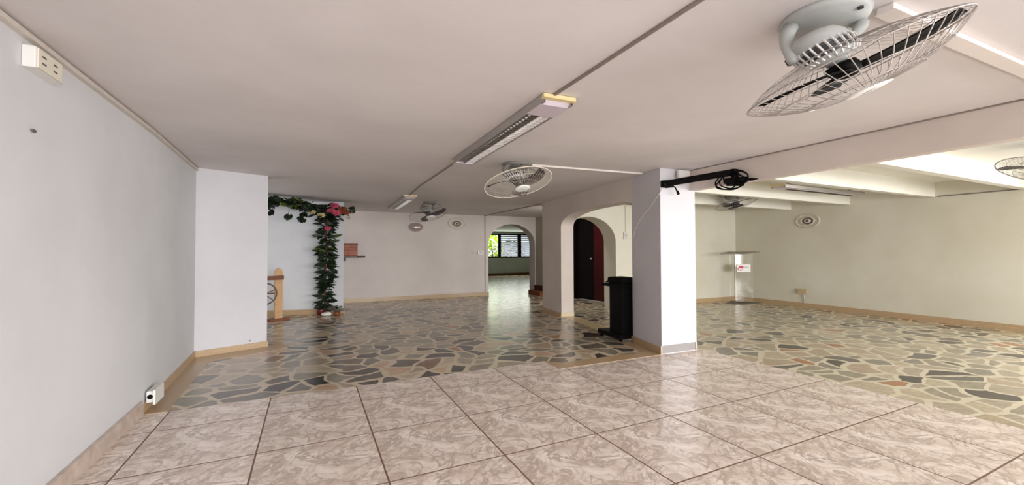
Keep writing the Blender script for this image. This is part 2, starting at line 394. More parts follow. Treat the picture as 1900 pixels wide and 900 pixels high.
# far room
bm = BM()
box(bm, 3, 9.0, 22.95, 23.2, 0, ZC); box(bm, 13.2, 16.2, 22.95, 23.2, 0, ZC)
box(bm, 9.0, 13.2, 22.95, 23.2, 0, 1.06); box(bm, 9.0, 13.2, 22.95, 23.2, 2.49, ZC)
struct('wall_far', bm, 'wall_green', 'pale green wall under and around the far window', 'wall')
bm = BM(); box(bm, 16.0, 16.2, 13.2, 22.95, 0, ZC)
struct('wall_far_right', bm, 'wall_green', 'right wall of the far room', 'wall')
bm = BM(); box(bm, 3, 3.2, 13.2, 22.95, 0, ZC)
struct('wall_far_left', bm, 'wall_green', 'left wall of the far room', 'wall')
bm = BM(); box(bm, 7.35, 16.2, 12.9, 13.2, 0, ZC)
struct('wall_far_near', bm, 'wall_green', 'near wall of the far room', 'wall')
# front of the building: a lintel and piers round the open shop front
bm = BM(); box(bm, -1.75, 11.6, -3.4, -3.2, 2.3, 2.87); box(bm, 4.7, 5.3, -3.4, -3.2, 0, 2.3)
struct('wall_front', bm, 'wall', 'lintel and pier of the open shop front behind the viewer', 'wall')
bm = BM(); box(bm, -14, 24, -16, -3.2, -.12, -.06)
struct('ground', bm, 'concrete', 'concrete pavement in front of the open shop front', 'ground')
bm = BM(); box(bm, -4, 26, 23.2, 40, -.2, -.1)
struct('ground_garden', bm, 'concrete', 'garden ground behind the far window', 'ground')
# column and beams
bm = BM(); prism(bm, [(4.433, 4.407), (5.095, 4.385), (5.12, 5.235), (4.648, 5.235)], 0, ZC); bevel(bm, .008, 2)
struct('column', bm, 'wall_bright', 'white square column where the tiles end', 'column')
bm = BM(); box(bm, 4.985, 5.115, -3.2, 4.40, 2.325, ZR)
struct('beam', bm, 'wall_mid', 'deep ceiling beam running from the column towards the viewer', 'beam')
for i, (y, lab) in enumerate(((6.70, 'white cross beam of the side room, deepest in the room'),
        (5.38, 'white cross beam of the side room beside the long louvred lamp'),
        (3.90, 'white cross beam of the side room, second from the viewer'),
        (2.66, 'white cross beam of the side room, nearest the viewer'))):
    bm = BM(); box(bm, 5.11, 11.31, y, y+.10, 2.505, ZR+.01); bevel(bm, .008)
    struct('beam', bm, 'ceiling_right', lab, 'beam')
# skirtings
def skirt(name, pts, label, m='granite', h=.11, t=.022):
    """skirting along a polyline; pts ordered so that the room is on the right-hand side"""
    bm = BM()
    for (ax, ay), (bx, by) in zip(pts, pts[1:]):
        d = Vector((bx-ax, by-ay)).normalized(); nx, ny = d.y*t, -d.x*t
        e = d*.5*t
        prism(bm, [(ax-e.x, ay-e.y), (bx+e.x, by+e.y), (bx+e.x+nx, by+e.y+ny), (ax-e.x+nx, ay-e.y+ny)], 0.0, h)
    struct(name, bm, m, label, 'skirting')
skirt('baseboard_left', [(-1.36, -3.1), (-1.36, 4.83)], 'marble skirting along the tiled part of the left wall', 'marble_base', .12, .03)
skirt('baseboard_left_rear', [(-1.36, 4.84), (-1.36, 5), (-1.43, 7.12), (-.59, 7.46), (-.62, 7.75)], 'tan granite skirting turning onto the angled wall', 'granite', .085, .02)
skirt('baseboard_garland', [(-2.6, 11.548), (.715, 10.69), (.715, 12.8)], 'tan skirting under the wall behind the garland', 'granite')
skirt('baseboard_back', [(.715, 12.8), (5.285, 12.8)], 'tan skirting of the back wall left of the small arch', 'granite')
skirt('baseboard_column', [(4.433, 4.407), (5.095, 4.385), (5.11, 4.9)][::-1], 'veined marble skirting round the front of the column', 'marble_base', .12, .025)
skirt('baseboard_column_side', [(4.648, 5.235), (4.433, 4.407)], 'tan skirting on the shaded side of the column', 'granite', .095, .02)
skirt('baseboard_middle', [(5.131, 8.953), (4.991, 7.877)], 'tan skirting of the arch pier', 'granite', .08, .02)
skirt('baseboard_middle_jamb', [(4.991, 7.88), (5.285, 7.842)][::-1], 'pale skirting on the jamb of the wide arch', 'granite_light', .08, .015)
bm = BM(); box(bm, 6.86, 11.3, 8.278, 8.3, 0, .11)
struct('baseboard_rear', bm, 'granite', 'tan skirting along the rear wall of the side room', 'skirting')
bm = BM(); box(bm, 11.275, 11.3, -3.1, 8.28, 0, .115)
struct('baseboard_right', bm, 'granite', 'tan skirting along the right wall', 'skirting')
bm = BM(); box(bm, 3.2, 16, 22.92, 22.95, 0, .14)
struct('baseboard_far', bm, 'wood_brown', 'brown skirting under the far window', 'skirting')
bm = BM()
for u0, u1 in ((0, .60), (2.04, LE-.02)): prism(bm, [ep(u0), ep(u1), ep(u1, -.02), ep(u0, -.02)], 0, .10)
struct('baseboard_passage', bm, 'granite', 'tan skirting of the passage wall', 'skirting')

# ------------------------------------------------------------------ door in the passage
d1 = thing('door_1', 'dark maroon double door in the passage behind the narrow arch', 'door', (ep(1.32)[0], ep(1.32)[1], 0))
d1['kind'] = 'structure'
def rel(p, z, o): return (p[0]-o.location.x, p[1]-o.location.y, z)
def eprism(bm, u0, u1, o0, o1, z0, z1):
    q = [ep(u0, o0), ep(u1, o0), ep(u1, o1), ep(u0, o1)]
    prism(bm, [(x-d1.location.x, y-d1.location.y) for x, y in q], z0, z1)
bm = BM()
eprism(bm, .60, .665, -.03, .12, .0, 2.5); eprism(bm, 1.975, 2.04, -.03, .12, 0, 2.5); eprism(bm, .6, 2.04, -.03, .12, 2.44, 2.53)
obj('door_frame', bm, 'door_dark', d1)
bm = BM(); eprism(bm, .665, 1.22, .03, .08, .01, 2.44)
for z0, z1 in ((.2, 1.05), (1.2, 2.3)): eprism(bm, .75, 1.13, .02, .04, z0, z1)
obj('door_leaf', bm, 'maroon', d1)
bm = BM(); eprism(bm, 1.225, 1.975, .05, .1, .01, 2.44)
for z0, z1 in ((.2, 1.05), (1.2, 2.3)): eprism(bm, 1.32, 1.88, .04, .06, z0, z1)
lf = obj('door_leaf', bm, 'door_dark', d1); lf['label'] = 'door leaf in shade, painted almost black'
bm = BM()
kp = Vector(rel(ep(1.30, .0), 1.22, d1))
lathe(bm, [(0, -.03), (.03, -.03), (.04, 0), (.03, .03), (0, .03)], 12, fn=lambda v: v+kp)
obj('door_knob', bm, 'metal', lf, True)
# small wooden steps in the passage
st = thing('wooden_step', 'low dark brown wooden step against the passage wall by the small arch', 'step', (6.88, 12.25, 0))
bm = BM(); box(bm, -.22, .17, -.45, .35, 0, .14); bevel(bm, .01); obj('lower_tread', bm, 'wood_brown', st)
bm = BM(); box(bm, -.02, .17, -.45, .30, .14, .30); bevel(bm, .01); obj('upper_tread', bm, 'wood_dark', st)

# ------------------------------------------------------------------ far window and garden
w = thing('window_2', 'wide side window in the right wall beyond the view', 'window', (11.45, -.45, .8)); w['kind'] = 'structure'
bm = BM()
for y0, y1, z0, z1 in ((-1.75, 1.75, 0, .06), (-1.75, 1.75, 1.49, 1.55), (-1.75, -1.69, 0, 1.55), (1.69, 1.75, 0, 1.55), (-.03, .03, 0, 1.55)): box(bm, -.04, .04, y0, y1, z0, z1)
obj('window_frame', bm, 'black', w)
w = thing('window_1', 'black framed louvred window of the far room', 'window', (11.1, 23.0, 1.06)); w['kind'] = 'structure'
bm = BM()
x0, x1, z0, z1 = -2.1, 2.1, 0, 1.43
for a in ((x0, x1, z0, z0+.08), (x0, x1, z1-.08, z1), (x0, x0+.08, z0, z1), (x1-.08, x1, z0, z1)):
    box(bm, a[0], a[1], -.06, .06, a[2], a[3])
obj('window_frame', bm, 'black', w)
for xa, xb in ((-.96, -.80), (.34, .56), (1.35, 1.5)):
    bm = BM(); box(bm, xa, xb, -.05, .05, .08, 1.35); obj('mullion', bm, 'black', w)
for xa, xb in ((-.80, .34), (.56, 1.35), (1.5, 2.02)):
    bm = BM(); nb = 11
    for k in range(nb):
        z = .10+k*1.25/nb
        vs = [bm.verts.new(p) for p in ((xa, -.02, z), (xb, -.02, z), (xb, .05, z+.085), (xa, .05, z+.085))]
        bm.faces.new(vs)
        if k: bm.faces.new((lastv, vs[0], bm.verts.new((xa+.02, -.02, z))))
        lastv = vs[3]
    obj('louvre_blades', bm, 'louvre', w)
def leaf(bm, p, d, up, l, wd, mi=0, fold=.25):
    d = d.normalized(); s = d.cross(up)
    if s.length < 1e-4: s = d.orthogonal()
    s.normalize(); u = s.cross(d)
    def pt(a, b, c):
        v = d*a*l+s*b*wd+u*c*l
        return bm.verts.new((p.x+v.x*S, p.y+v.y*S, p.z+v.z))
    b0, m0, t0 = pt(0, 0, 0), pt(.5, 0, .06), pt(1, 0, -.08)
    for sg in (-1, 1):
        e0, e1 = pt(.28, sg*.5, fold*.35), pt(.66, sg*.42, fold*.25)
        f = bm.faces.new((b0, e0, e1, t0, m0) if sg > 0 else (b0, m0, t0, e1, e0)); f.material_index = mi
def rvec():
    while True:
        v = Vector((random.uniform(-1, 1), random.uniform(-1, 1), random.uniform(-1, 1)))
        if .1 < v.length < 1: return v.normalized()
for (x, y, h, r, m_, lab) in ((10.55, 24.9, 2.5, .62, 'leaf_out', 'sunlit yellow green bush outside the far window, at its left pane'),
                             (13.1, 27.5, 2.2, .8, 'leaf', 'darker bush outside the far window, behind its louvres')):
    g = thing('garden_bush', lab, 'bush', (x, y, -.1))
    bm = BM(); tube(bm, [(0, 0, 0), (.05, 0, h*.5), (0, .05, h*.8)], [.05, .04, .02]); obj('stem', bm, 'vine', g)
    bm = BM()
    for i in range(320):
        v = rvec(); q = Vector((v.x*r, v.y*r, h*.58+v.z*h*.42)); leaf(bm, q, v+rvec()*.6, Vector((0, 0, 1)), .26, .12)
    obj('foliage', bm, m_, g)
bm = BM(); box(bm, -2, 24, 33, 33.2, -.2, 2.3)
struct('wall_garden', bm, 'wall_left', 'bluish white neighbouring wall outside the far window', 'wall')

# ------------------------------------------------------------------ oscillating ceiling fans
R_ = .29
def fan(label, mount, centre, pan, tilt, spin, blade_mat, wire, nw=60, wr=.0016, ya=0, plate=1.0, rim=.0052, body='plastic_grey', chord=1.0, pitch=1.0, dome=1.0, group='oscillating ceiling fans'):
    o = thing('ceiling_fan', label, 'fan', mount, 0, group)
    c = Vector(((centre[0]-mount[0])/S, (centre[1]-mount[1])/S, centre[2]-mount[2]))
    pa, ti = radians(pan), radians(tilt)
    n = Vector((sin(pa)*cos(ti), cos(pa)*cos(ti), sin(ti))); a = Vector((cos(pa), -sin(pa), 0)); b = n.cross(a)
    W = lambda v: Vector((v.x*S, v.y*S, v.z))                     # plan lengths against heights
    D = lambda v: W(c+a*v.x+b*v.y+n*v.z)                          # disc space
    def T(bm, pts, r, k=4, closed=False):                         # tube made round before the plan scale
        t = bmesh.new(); tube(t, pts, r, k, closed=closed)
        vm = {}
        for v in t.verts: vm[v] = bm.verts.new(W(v.co))
        for f in t.faces: bm.faces.new([vm[v] for v in f.verts])
        t.free()
    P = lambda r, th, d: c+a*(r*cos(th))+b*(r*sin(th))+n*d
    # mounting plate
    bm = BM(); lathe(bm, [(r*plate, z) for r, z in ((0, 0), (.128, 0), (.13, -.012), (.122, -.034), (.09, -.046), (.085, -.052), (0, -.052))], 36, fn=W)
    obj('mounting_plate', bm, body, o, True)
    if nw > 50:
        for k in range(3):
            q = Vector((.105*cos(k*2.1+.4), .105*sin(k*2.1+.4), -.043))
            bm = BM(); lathe(bm, [(.008, .004), (.008, -.004), (0, -.006)], 8, fn=lambda v: W(v+q)); obj('screw', bm, 'dark_plastic', o)
    m = c-n*.125
    # yoke: two arms from the plate to the motor pivots
    y_ = a*cos(radians(ya))+b*sin(radians(ya)); yh = Vector((y_.x, y_.y, 0)).normalized()
    for sg in (-1, 1):
        bm = BM()
        top = Vector((0, 0, -.036))+yh*(sg*.104*plate); piv = m+y_*(sg*.098); midp = (top+piv)/2+y_*(sg*.018)
        T(bm, [top, top.lerp(midp, .5)+yh*sg*.006, midp, piv, piv+(piv-midp).normalized()*.016], [.024, .022, .019, .016, .010], 8)
        obj('yoke_arm', bm, body, o, True)
    bm = BM(); T(bm, [m-y_*.105, m+y_*.105], .012, 8); obj('pivot', bm, body, o, True)
    # motor
    bm = BM(); lathe(bm, [(0, -.205), (.04, -.202), (.066, -.188), (.078, -.16), (.08, -.12), (.076, -.075), (.06, -.06), (.03, -.05), (.02, -.02), (0, -.02)], 32, fn=D)
    mo = obj('motor_housing', bm, body, o, True)
    bm = BM()
    for k in range(26):
        th = 2*pi*k/26
        T(bm, [P(.079, th, -.135), P(.0835, th, -.12), P(.0805, th, -.085), P(.066, th, -.062)], .0035, 4)
    obj('cooling_ribs', bm, 'plastic_white', mo)
    bm = BM(); lathe(bm, [(.0795, -.13), (.0805, -.11), (.0785, -.078)], 32, fn=D); obj('vent_band', bm, 'dark_plastic', mo, True)
    # hub and blades
    bm = BM(); lathe(bm, [(0, -.03), (.042, -.03), (.045, -.005), (.036, .022), (.018, .034), (0, .036)], 24, fn=D)
    obj('hub', bm, blade_mat, o, True)
    for k in range(3):
        bm = BM(); nr, nc = 9, 4; g = []
        for i in range(nr+1):
            t = i/nr; r = .035+t*.24
            hw = chord*(.018+.062*sin(pi*min(1, t*.82+.05))**.8)*(1 if t < .93 else .6)
            sw = radians(46)*t**1.3
            row = []
            for j in range(nc+1):
                s = j/nc*2-1
                th = radians(spin)+k*2*pi/3+sw+s*hw/r*.9
                row.append(bm.verts.new(W(P(r, th, .004-.024*pitch*s*(1-.45*t)+.006*(s*s)))))
            g.append(row)
        for i in range(nr):
            for j in range(nc): bm.faces.new((g[i][j], g[i+1][j], g[i+1][j+1], g[i][j+1]))
        bl = obj('blade', bm, blade_mat, o, True)
        md = bl.modifiers.new('t', 'SOLIDIFY'); md.thickness = .004
    # guards
    fd = lambda r: .088*dome*(1-(r/R_)**2.6)+.004
    bd = lambda r: -.072*dome*(1-(r/R_)**2.2)-.004
    for nm, fn_, r0, ringr in (('front_guard', fd, .062, (.062, .15, .225)), ('rear_guard', bd, .07, (.07, .16, .235))):
        bm = BM()
        for k in range(nw):
            th = 2*pi*k/nw+(.05 if nm[0] == 'f' else 0)
            T(bm, [P(r, th, fn_(r)) for r in (r0, .12, .18, .23, .265, R_)], wr, 4)
        for r in ringr: T(bm, [P(r, 2*pi*k/40, fn_(r)) for k in range(40)], wr*1.35, 5, True)
        obj(nm, bm, wire, o)
    bm = BM(); T(bm, [P(R_, 2*pi*k/56, 0) for k in range(56)], rim, 6, True); obj('guard_rim', bm, wire, o, True)
    bm = BM(); lathe(bm, [(.064, .088*dome-.004), (.066, .088*dome+.004), (.05, .088*dome+.009), (0, .088*dome+.011)], 28, fn=D); bd_ = obj('badge', bm, 'plastic_white', o, True)
    bm = BM()
    zz = .088*dome+.0125
    bm.faces.new([bm.verts.new(D(Vector(q))) for q in ((-.032, -.004, zz), (-.004, .0, zz), (.03, -.003, zz), (.032, .006, zz), (0, .01, zz), (-.03, .006, zz))])
    obj('badge_print', bm, 'plastic_grey', bd_)
    # supply cord
    bm = BM(); e = a if a.x > 0 else -a
    p0 = Vector((0, 0, -.03))+e*.12; p3 = m+e*.03-n*.06
    T(bm, [p0, p0+e*.07+Vector((0, 0, -.005)), p0+e*.11+Vector((0, 0, -.03)), p0+e*.09+Vector((0, 0, -.07)), m+e*.10-n*.01, m+e*.075], .004, 6)
    obj('cord', bm, 'dark_plastic', o, True)
    return o
fan('large white wire ceiling fan with black blades nearest the viewer, top right', (2.318, 1.20, ZC), (2.292, 1.10, 2.307), 122.3, -59.9, 48, 'black', 'steel_wire', 56, .0014, ya=90, plate=.94, rim=.0032, chord=.6, pitch=.55, dome=1.3)
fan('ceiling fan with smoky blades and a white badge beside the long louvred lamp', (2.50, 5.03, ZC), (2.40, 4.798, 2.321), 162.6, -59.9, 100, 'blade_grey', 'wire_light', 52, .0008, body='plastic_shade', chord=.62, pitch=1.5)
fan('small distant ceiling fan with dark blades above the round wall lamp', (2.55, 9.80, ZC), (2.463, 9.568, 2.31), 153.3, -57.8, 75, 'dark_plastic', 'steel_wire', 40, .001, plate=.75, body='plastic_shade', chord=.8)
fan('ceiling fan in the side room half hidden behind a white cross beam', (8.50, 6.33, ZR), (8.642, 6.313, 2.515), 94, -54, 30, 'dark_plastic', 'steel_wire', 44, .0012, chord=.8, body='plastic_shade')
fan('ceiling fan in the side room cut off by the right edge of the view', (8.35, 1.70, ZR), (8.235, 1.813, 2.441), 309.7, -58, 40, 'dark_plastic', 'steel_wire', 56, .0012)

# ------------------------------------------------------------------ louvred fluorescent lamps
def lamp(label, loc, Ln, Wd, rz):
    o = thing('fluorescent_lamp', label, 'ceiling lamp', loc, rz, 'louvred fluorescent ceiling lamps')
    h = .06
    # housing: an open trough of constant section along y
    sec = [(-Wd/2, 0), (-Wd/2, -.012), (-Wd*.455, -h), (-Wd*.41, -h), (-Wd*.41, -.012), (Wd*.41, -.012), (Wd*.41, -h), (Wd*.455, -h), (Wd/2, -.012), (Wd/2, 0)]
    bm = BM(); A = [bm.verts.new((x, 0, z)) for x, z in sec]; B = [bm.verts.new((x, Ln, z)) for x, z in sec]
    for i in range(len(sec)):
        j = (i+1) % len(sec); bm.faces.new((A[i], A[j], B[j], B[i]))
    hs = obj('housing', bm, 'metal', o)
    # cream end caps
    for y0, y1 in ((-.03, .012), (Ln-.012, Ln+.03)):
        bm = BM(); box(bm, -Wd/2-.004, Wd/2+.004, y0, y1, -.035, 0); bevel(bm, .006); obj('end_cap', bm, 'plastic_cream', o)
    for y0, y1, s0 in ((0, .30, 1), (Ln-.10, Ln, -1)):
        bm = BM(); prof = [(y0, -.02), (y0+.05 if s0 > 0 else y0, -h-.002), (y1 if s0 > 0 else y1-.02, -h-.002), (y1, -.02)]
        A = [bm.verts.new((-Wd*.458, y, z)) for y, z in prof]; B = [bm.verts.new((Wd*.458, y, z)) for y, z in prof]
        bm.faces.new(A); bm.faces.new(B)
        for i in range(4): bm.faces.new((A[i], A[(i+1) % 4], B[(i+1) % 4], B[i]))
        obj('end_plate', bm, 'plastic_lilac', o)
    # two reflector troughs divided by a spine, with cross blades
    for sg in (-1, 1):
        bm = BM(); xs = [sg*Wd*(.012+.39*k/6) for k in range(7)]
        zs = [-h+.004+.038*sin(pi*k/6)**.7 for k in range(7)]
        A = [bm.verts.new((x, .28, z)) for x, z in zip(xs, zs)]; B = [bm.verts.new((x, Ln-.08, z)) for x, z in zip(xs, zs)]
        for i in range(6): bm.faces.new((A[i], A[i+1], B[i+1], B[i]))
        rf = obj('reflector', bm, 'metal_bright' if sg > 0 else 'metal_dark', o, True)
        bm = BM(); nb = int((Ln-.4)/.062); last = None
        for k in range(nb):
            y = .32+k*.062; n0 = len(bm.verts); box(bm, *sorted((sg*Wd*.02, sg*Wd*.40)), y, y+.004, -h+.003, -h+.02)
            bm.verts.ensure_lookup_table(); v = bm.verts[n0:n0+8]
            if last: bm.faces.new((last[0], last[1], v[1], v[0])) if False else bm.faces.new((last[4], last[0], v[0], v[4]))
            last = v
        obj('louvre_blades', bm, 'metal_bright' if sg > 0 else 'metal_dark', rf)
        bm = BM(); tube(bm, [(sg*Wd*.2, .3, -.036), (sg*Wd*.2, Ln-.1, -.036)], .011, 10); obj('tube', bm, 'tube', o, True)
    bm = BM(); box(bm, -Wd*.014, Wd*.014, .28, Ln-.08, -h, -.015); obj('spine', bm, 'metal', o)
    return o
lamp('long louvred fluorescent lamp in the middle of the main ceiling', (1.68, 2.68, ZC-.003), 2.42, .27, radians(-1.6))
lamp('louvred lamp deep in the main room, ending just before the back wall', (1.87, 8.76, ZC-.003), 2.62, .27, radians(-2.5))
l3 = lamp('louvred fluorescent lamp between the white cross beams of the side room', (7.50, 4.66, ZR-.18), 2.60, .26, radians(-90))
for y in (.3, 2.3):
    bm = BM(); box(bm, -.03, .03, y-.03, y+.03, -.032, .185); obj('hanger', bm, 'conduit_light', l3)

# ------------------------------------------------------------------ conduits and cable covers
def conduit(label, pts, r, m, name='cable_conduit', sq=None):
    bm = BM(); tube(bm, pts, r, 4 if sq else 6)
    return tag(obj(name, bm, m), label, 'conduit')
conduit('grey conduit on the main ceiling from the front to the long louvred lamp', [(1.60, -3.1, ZC-.008), (1.63, 2.65, ZC-.008)], .012, 'conduit_dark')
conduit('grey conduit on the main ceiling between the long lamp and the far lamp', [(1.70, 5.13, ZC-.008), (1.75, 7.4, ZC-.008), (1.84, 8.73, ZC-.008)], .011, 'conduit_dark')
conduit('white conduit on the ceiling from the middle fan to the column', [(2.69, 4.97, ZC-.01), (4.49, 4.82, ZC-.01)], .014, 'conduit_light')
bm = BM(); prism(bm, [(2.47, .98), (4.98, .93), (4.98, 1.0), (2.47, 1.05)], ZC-.035, ZC); bevel(bm, .005)
tag(obj('cable_trunking', bm, 'conduit_light'), 'wide white cable trunking on the ceiling behind the nearest fan', 'conduit')
bm = BM(); prism(bm, [(-1.36, -3.1), (-1.33, -3.1), (-1.33, 5), (-1.40, 7.1), (-1.43, 7.1), (-1.36, 5)], 2.574, 2.606); bevel(bm, .004)
tag(obj('cable_trunking', bm, 'conduit'), 'thin cable trunking along the top of the left wall', 'conduit')
conduit('grey conduit running down the back wall beside the small arch', [(5.165, 12.79, .12), (5.165, 12.79, ZC-.01)], .014, 'conduit_dark')
conduit('thin conduit across the passage ceiling from the back wall to the arch pier', [(5.17, 12.78, ZC-.008), (5.13, 8.97, ZC-.008)], .012, 'conduit_dark')
conduit('thin conduit down the rear wall above the light switch, seen through the wide arch', [(7.165, 8.29, 1.9), (7.165, 8.29, ZR-.01)], .012, 'conduit')
conduit('thin conduit along the right wall below the ceiling', [(11.29, -3.1, 2.515), (11.29, 3.86, 2.515)], .012, 'conduit_dark')
conduit('thin dark line of conduit where the deep beam meets the main ceiling', [(4.98, -3.1, ZC-.006), (4.98, 4.35, ZC-.006)], .008, 'conduit_dark')
conduit('white conduit along the back wall skirting left of the small arch', [(3.2, 12.785, .16), (4.95, 12.785, .17), (5.165, 12.785, .24)], .01, 'conduit_light')
# pale cable down the shaded side of the column
bm = BM()
nrmc = Vector((-.968, .25, 0))*.006
def colpt(y, z): f = (y-4.407)/(5.235-4.407); return (4.433+.215*f+nrmc.x, y+nrmc.y, z)
tube(bm, [(4.50, 4.392, 2.40), (4.44, 4.385, 2.30), colpt(4.42, 2.25), colpt(4.62, 2.12), colpt(4.80, 2.02), colpt(4.96, 1.93), colpt(5.10, 1.80), colpt(5.19, 1.66)], .006, 6)
tag(obj('pale_cable', bm, 'conduit_light'), 'thin pale cable trailing down the shaded side of the column', 'cable')

# ------------------------------------------------------------------ outlets and switches
o = thing('outlet_box', 'white surface outlet box high on the left wall', 'outlet', (-1.36, 3.17, 2.42))
bm = BM(); box(bm, 0, .055, -.12, .13, 0, .118); bevel(bm, .006); obj('box', bm, 'plastic_white', o)
bm = BM(); box(bm, .055, .063, -.11, .125, .005, .113); bevel(bm, .003); pl = obj('face_plate', bm, 'plastic_pale', o)
for y in (-.055, .055):
    for z in (.038, .074):
        bm = BM(); box(bm, .0625, .0645, y-.022, y+.016, z, z+.008); obj('slot', bm, 'dark_plastic', pl)
o = thing('floor_level_socket', 'white surface socket with a dark round hole low on the left wall', 'outlet', (-1.36, 5.03, .075))
bm = BM(); box(bm, .018, .075, -.10, .13, 0, .10); bevel(bm, .006); obj('box', bm, 'plastic_white', o)
bm = BM(); box(bm, .075, .092, -.13, .13, -.015, .115); bevel(bm, .004); obj('face_plate', bm, 'plastic_white', o)
bm = BM(); lathe(bm, [(0, .004), (.018, .004), (.022, 0)], 14, fn=lambda v: Vector((.046+v.x, -.101-v.z*.5, .05+v.y))); obj('cable_hole', bm, 'black', o)
o = thing('wall_outlet', 'aged cream outlet box with a cable below it on the right wall', 'outlet', (11.3, 6.45, .34))
bm = BM(); box(bm, -.05, 0, -.11, .11, 0, .13); bevel(bm, .006); obj('box', bm, 'outlet_tan', o)
bm = BM(); box(bm, -.058, -.05, -.125, .095, -.005, .135); bevel(bm, .003); obj('face_plate', bm, 'outlet_tan', o)
bm = BM(); tube(bm, [(-.02, -.04, .01), (-.025, -.05, -.1), (-.02, -.05, -.22)], .012); obj('cable', bm, 'plastic_grey', o)
def switch(label, loc, w_, h_, d_, m_='plastic_white'):
    o = thing('light_switch', label, 'switch', loc)
    bm = BM(); box(bm, -w_/2, w_/2, -d_, 0, -h_/2, h_/2); bevel(bm, .005); obj('switch_plate', bm, m_, o)
    bm = BM(); box(bm, -w_*.25, w_*.25, -d_-.008, -d_+.002, -h_*.2, h_*.2); bevel(bm, .003); obj('rocker', bm, 'plastic_grey', o)
switch('white surface switch box beside the conduit by the small arch', (5.0, 12.8, 1.41), .20, .12, .05)
switch('flush faint light switch on the back wall, left of the switch box', (4.73, 12.8, 1.40), .10, .12, .012, 'vent')
switch('light switch under a conduit on the rear wall, seen through the wide arch', (7.156, 8.3, 1.835), .13, .18, .03, 'vent')
for lab, p in (('small chipped plug hole high on the left wall', (-1.355, 3.163, 2.11)), ('tiny dark stub low on the angled wall', (-.80, 7.365, .125))):
    bm = BM(); lathe(bm, [(0, .012), (.012, .01), (.016, 0)], 10, fn=lambda v: Vector((p[0]+v.z*.6, p[1]+v.y*1.6-v.z*.3, p[2]+v.x*.6)))
    tag(obj('wall_plug', bm, 'vent_dark' if p[2] > 1 else 'dark_plastic'), lab, 'wall plug')

# ------------------------------------------------------------------ round wall vents and wall lamp
def vent(label, loc, face):
    o = thing('round_vent', label, 'vent', loc)
    def F(v):
        return Vector((v.x*S, -v.z, v.y)) if face == 'y' else Vector((-v.z, -v.x*S, v.y))
    bm = BM(); lathe(bm, [(.185, 0), (.185, .02), (.172, .03), (.158, .02), (.158, .012)], 40, fn=F); obj('outer_ring', bm, 'vent', o, True)
    bm = BM(); lathe(bm, [(.158, .012), (.108, .006)], 40, fn=F); obj('gap', bm, 'vent', o, True)
    bm = BM(); lathe(bm, [(.112, .005), (.11, .03), (.098, .038), (.086, .03), (.084, .006)], 40, fn=F); obj('inner_ring', bm, 'vent', o, True)
    bm = BM(); lathe(bm, [(.086, .006), (.05, .003)], 40, fn=F); obj('throat', bm, 'vent_dark', o, True)
    bm = BM(); lathe(bm, [(.056, .003), (.05, .03), (.03, .038), (.024, .036)], 30, fn=F); obj('cone', bm, 'vent', o, True)
    bm = BM(); lathe(bm, [(.026, .037), (0, .03)], 20, fn=F); obj('centre', bm, 'dark_plastic', o, True)
vent('round ringed vent high on the back wall between the far fan and the small arch', (4.20, 12.8, 2.33), 'y')
vent('round ringed vent high on the right wall of the side room', (11.3, 6.30, 2.19), 'x')
o = thing('wall_lamp', 'round dome wall lamp on the back wall under the distant fan', 'lamp', (2.90, 12.8, 2.19))
FY = lambda v: Vector((v.x*S, -v.z*1.2, v.y))
bm = BM(); lathe(bm, [(.135, 0), (.14, .03), (.125, .045), (.118, .045)], 36, fn=FY); obj('base_ring', bm, 'plastic_grey', o, True)
bm = BM(); lathe(bm, [(.128*cos(t), .04+.10*sin(t)) for t in [k*pi/16 for k in range(9)]], 36, fn=FY); obj('lamp_dome', bm, 'lamp_glass', o, True)

# ------------------------------------------------------------------ shelf with wooden box
o = thing('wall_shelf', 'dark maroon wall shelf in the corner beside the garland', 'shelf', (1.02, 12.8, 1.285))
bm = BM(); prism(bm, [(-.30, 0), (.42, 0), (.16, -.34), (-.30, -.34)], 0, .045); bevel(bm, .006); obj('board', bm, 'wood_dark', o)
bm = BM(); prism(bm, [(-.15, 0), (-.11, 0), (-.11, -.2), (-.15, -.2)], -.10, 0); bevel(bm, .004); obj('bracket', bm, 'wood_dark', o)
o = thing('wooden_box', 'reddish wooden box standing on the maroon wall shelf', 'box', (1.0, 12.63, 1.33))
bm = BM(); box(bm, -.24, .20, -.12, .14, 0, .31); bevel(bm, .008); obj('body', bm, 'wood_red', o)
bm = BM(); box(bm, -.25, .21, -.13, .15, .31, .34); bevel(bm, .006); obj('lid', bm, 'wood_brown', o)
for k in range(4):
    bm = BM(); box(bm, -.235, .195, -.130, -.121, .012+.075*k, .075+.075*k); bevel(bm, .003); obj('slat', bm, 'wood_red', o)

# ------------------------------------------------------------------ flower garland arch
o = thing('flower_garland', 'leafy artificial garland arch with pink flowers against the left back wall', 'garland', (.33, 10.58, 0))
base = Vector((.33, 10.58, 0))
path = [Vector(p) for p in ((.33, 10.58, .12), (.30, 10.58, .8), (.35, 10.57, 1.5), (.32, 10.56, 2.05), (.30, 10.53, 2.30), (.16, 10.42, 2.42), (-.10, 10.2, 2.475), (-.42, 9.97, 2.535), (-.75, 9.9, 2.48), (-1.15, 9.9, 2.42), (-1.5, 9.9, 2.2), (-1.6, 9.9, 1.2), (-1.6, 9.9, 0))]
lp = [p-base for p in path]
def along(t):
    n = len(lp)-1; k = min(int(t*n), n-1); f = t*n-k
    return lp[k].lerp(lp[k+1], f), (lp[k+1]-lp[k]).normalized()
bm = BM(); pts = []
for i in range(81):
    p, d = along(i/80); ph = i*.9; s = d.orthogonal().normalized(); u = d.cross(s)
    pts.append(p+s*.022*cos(ph)+u*.022*sin(ph))
tube(bm, pts, .026, 6); obj('vine_stem', bm, 'vine', o, True)
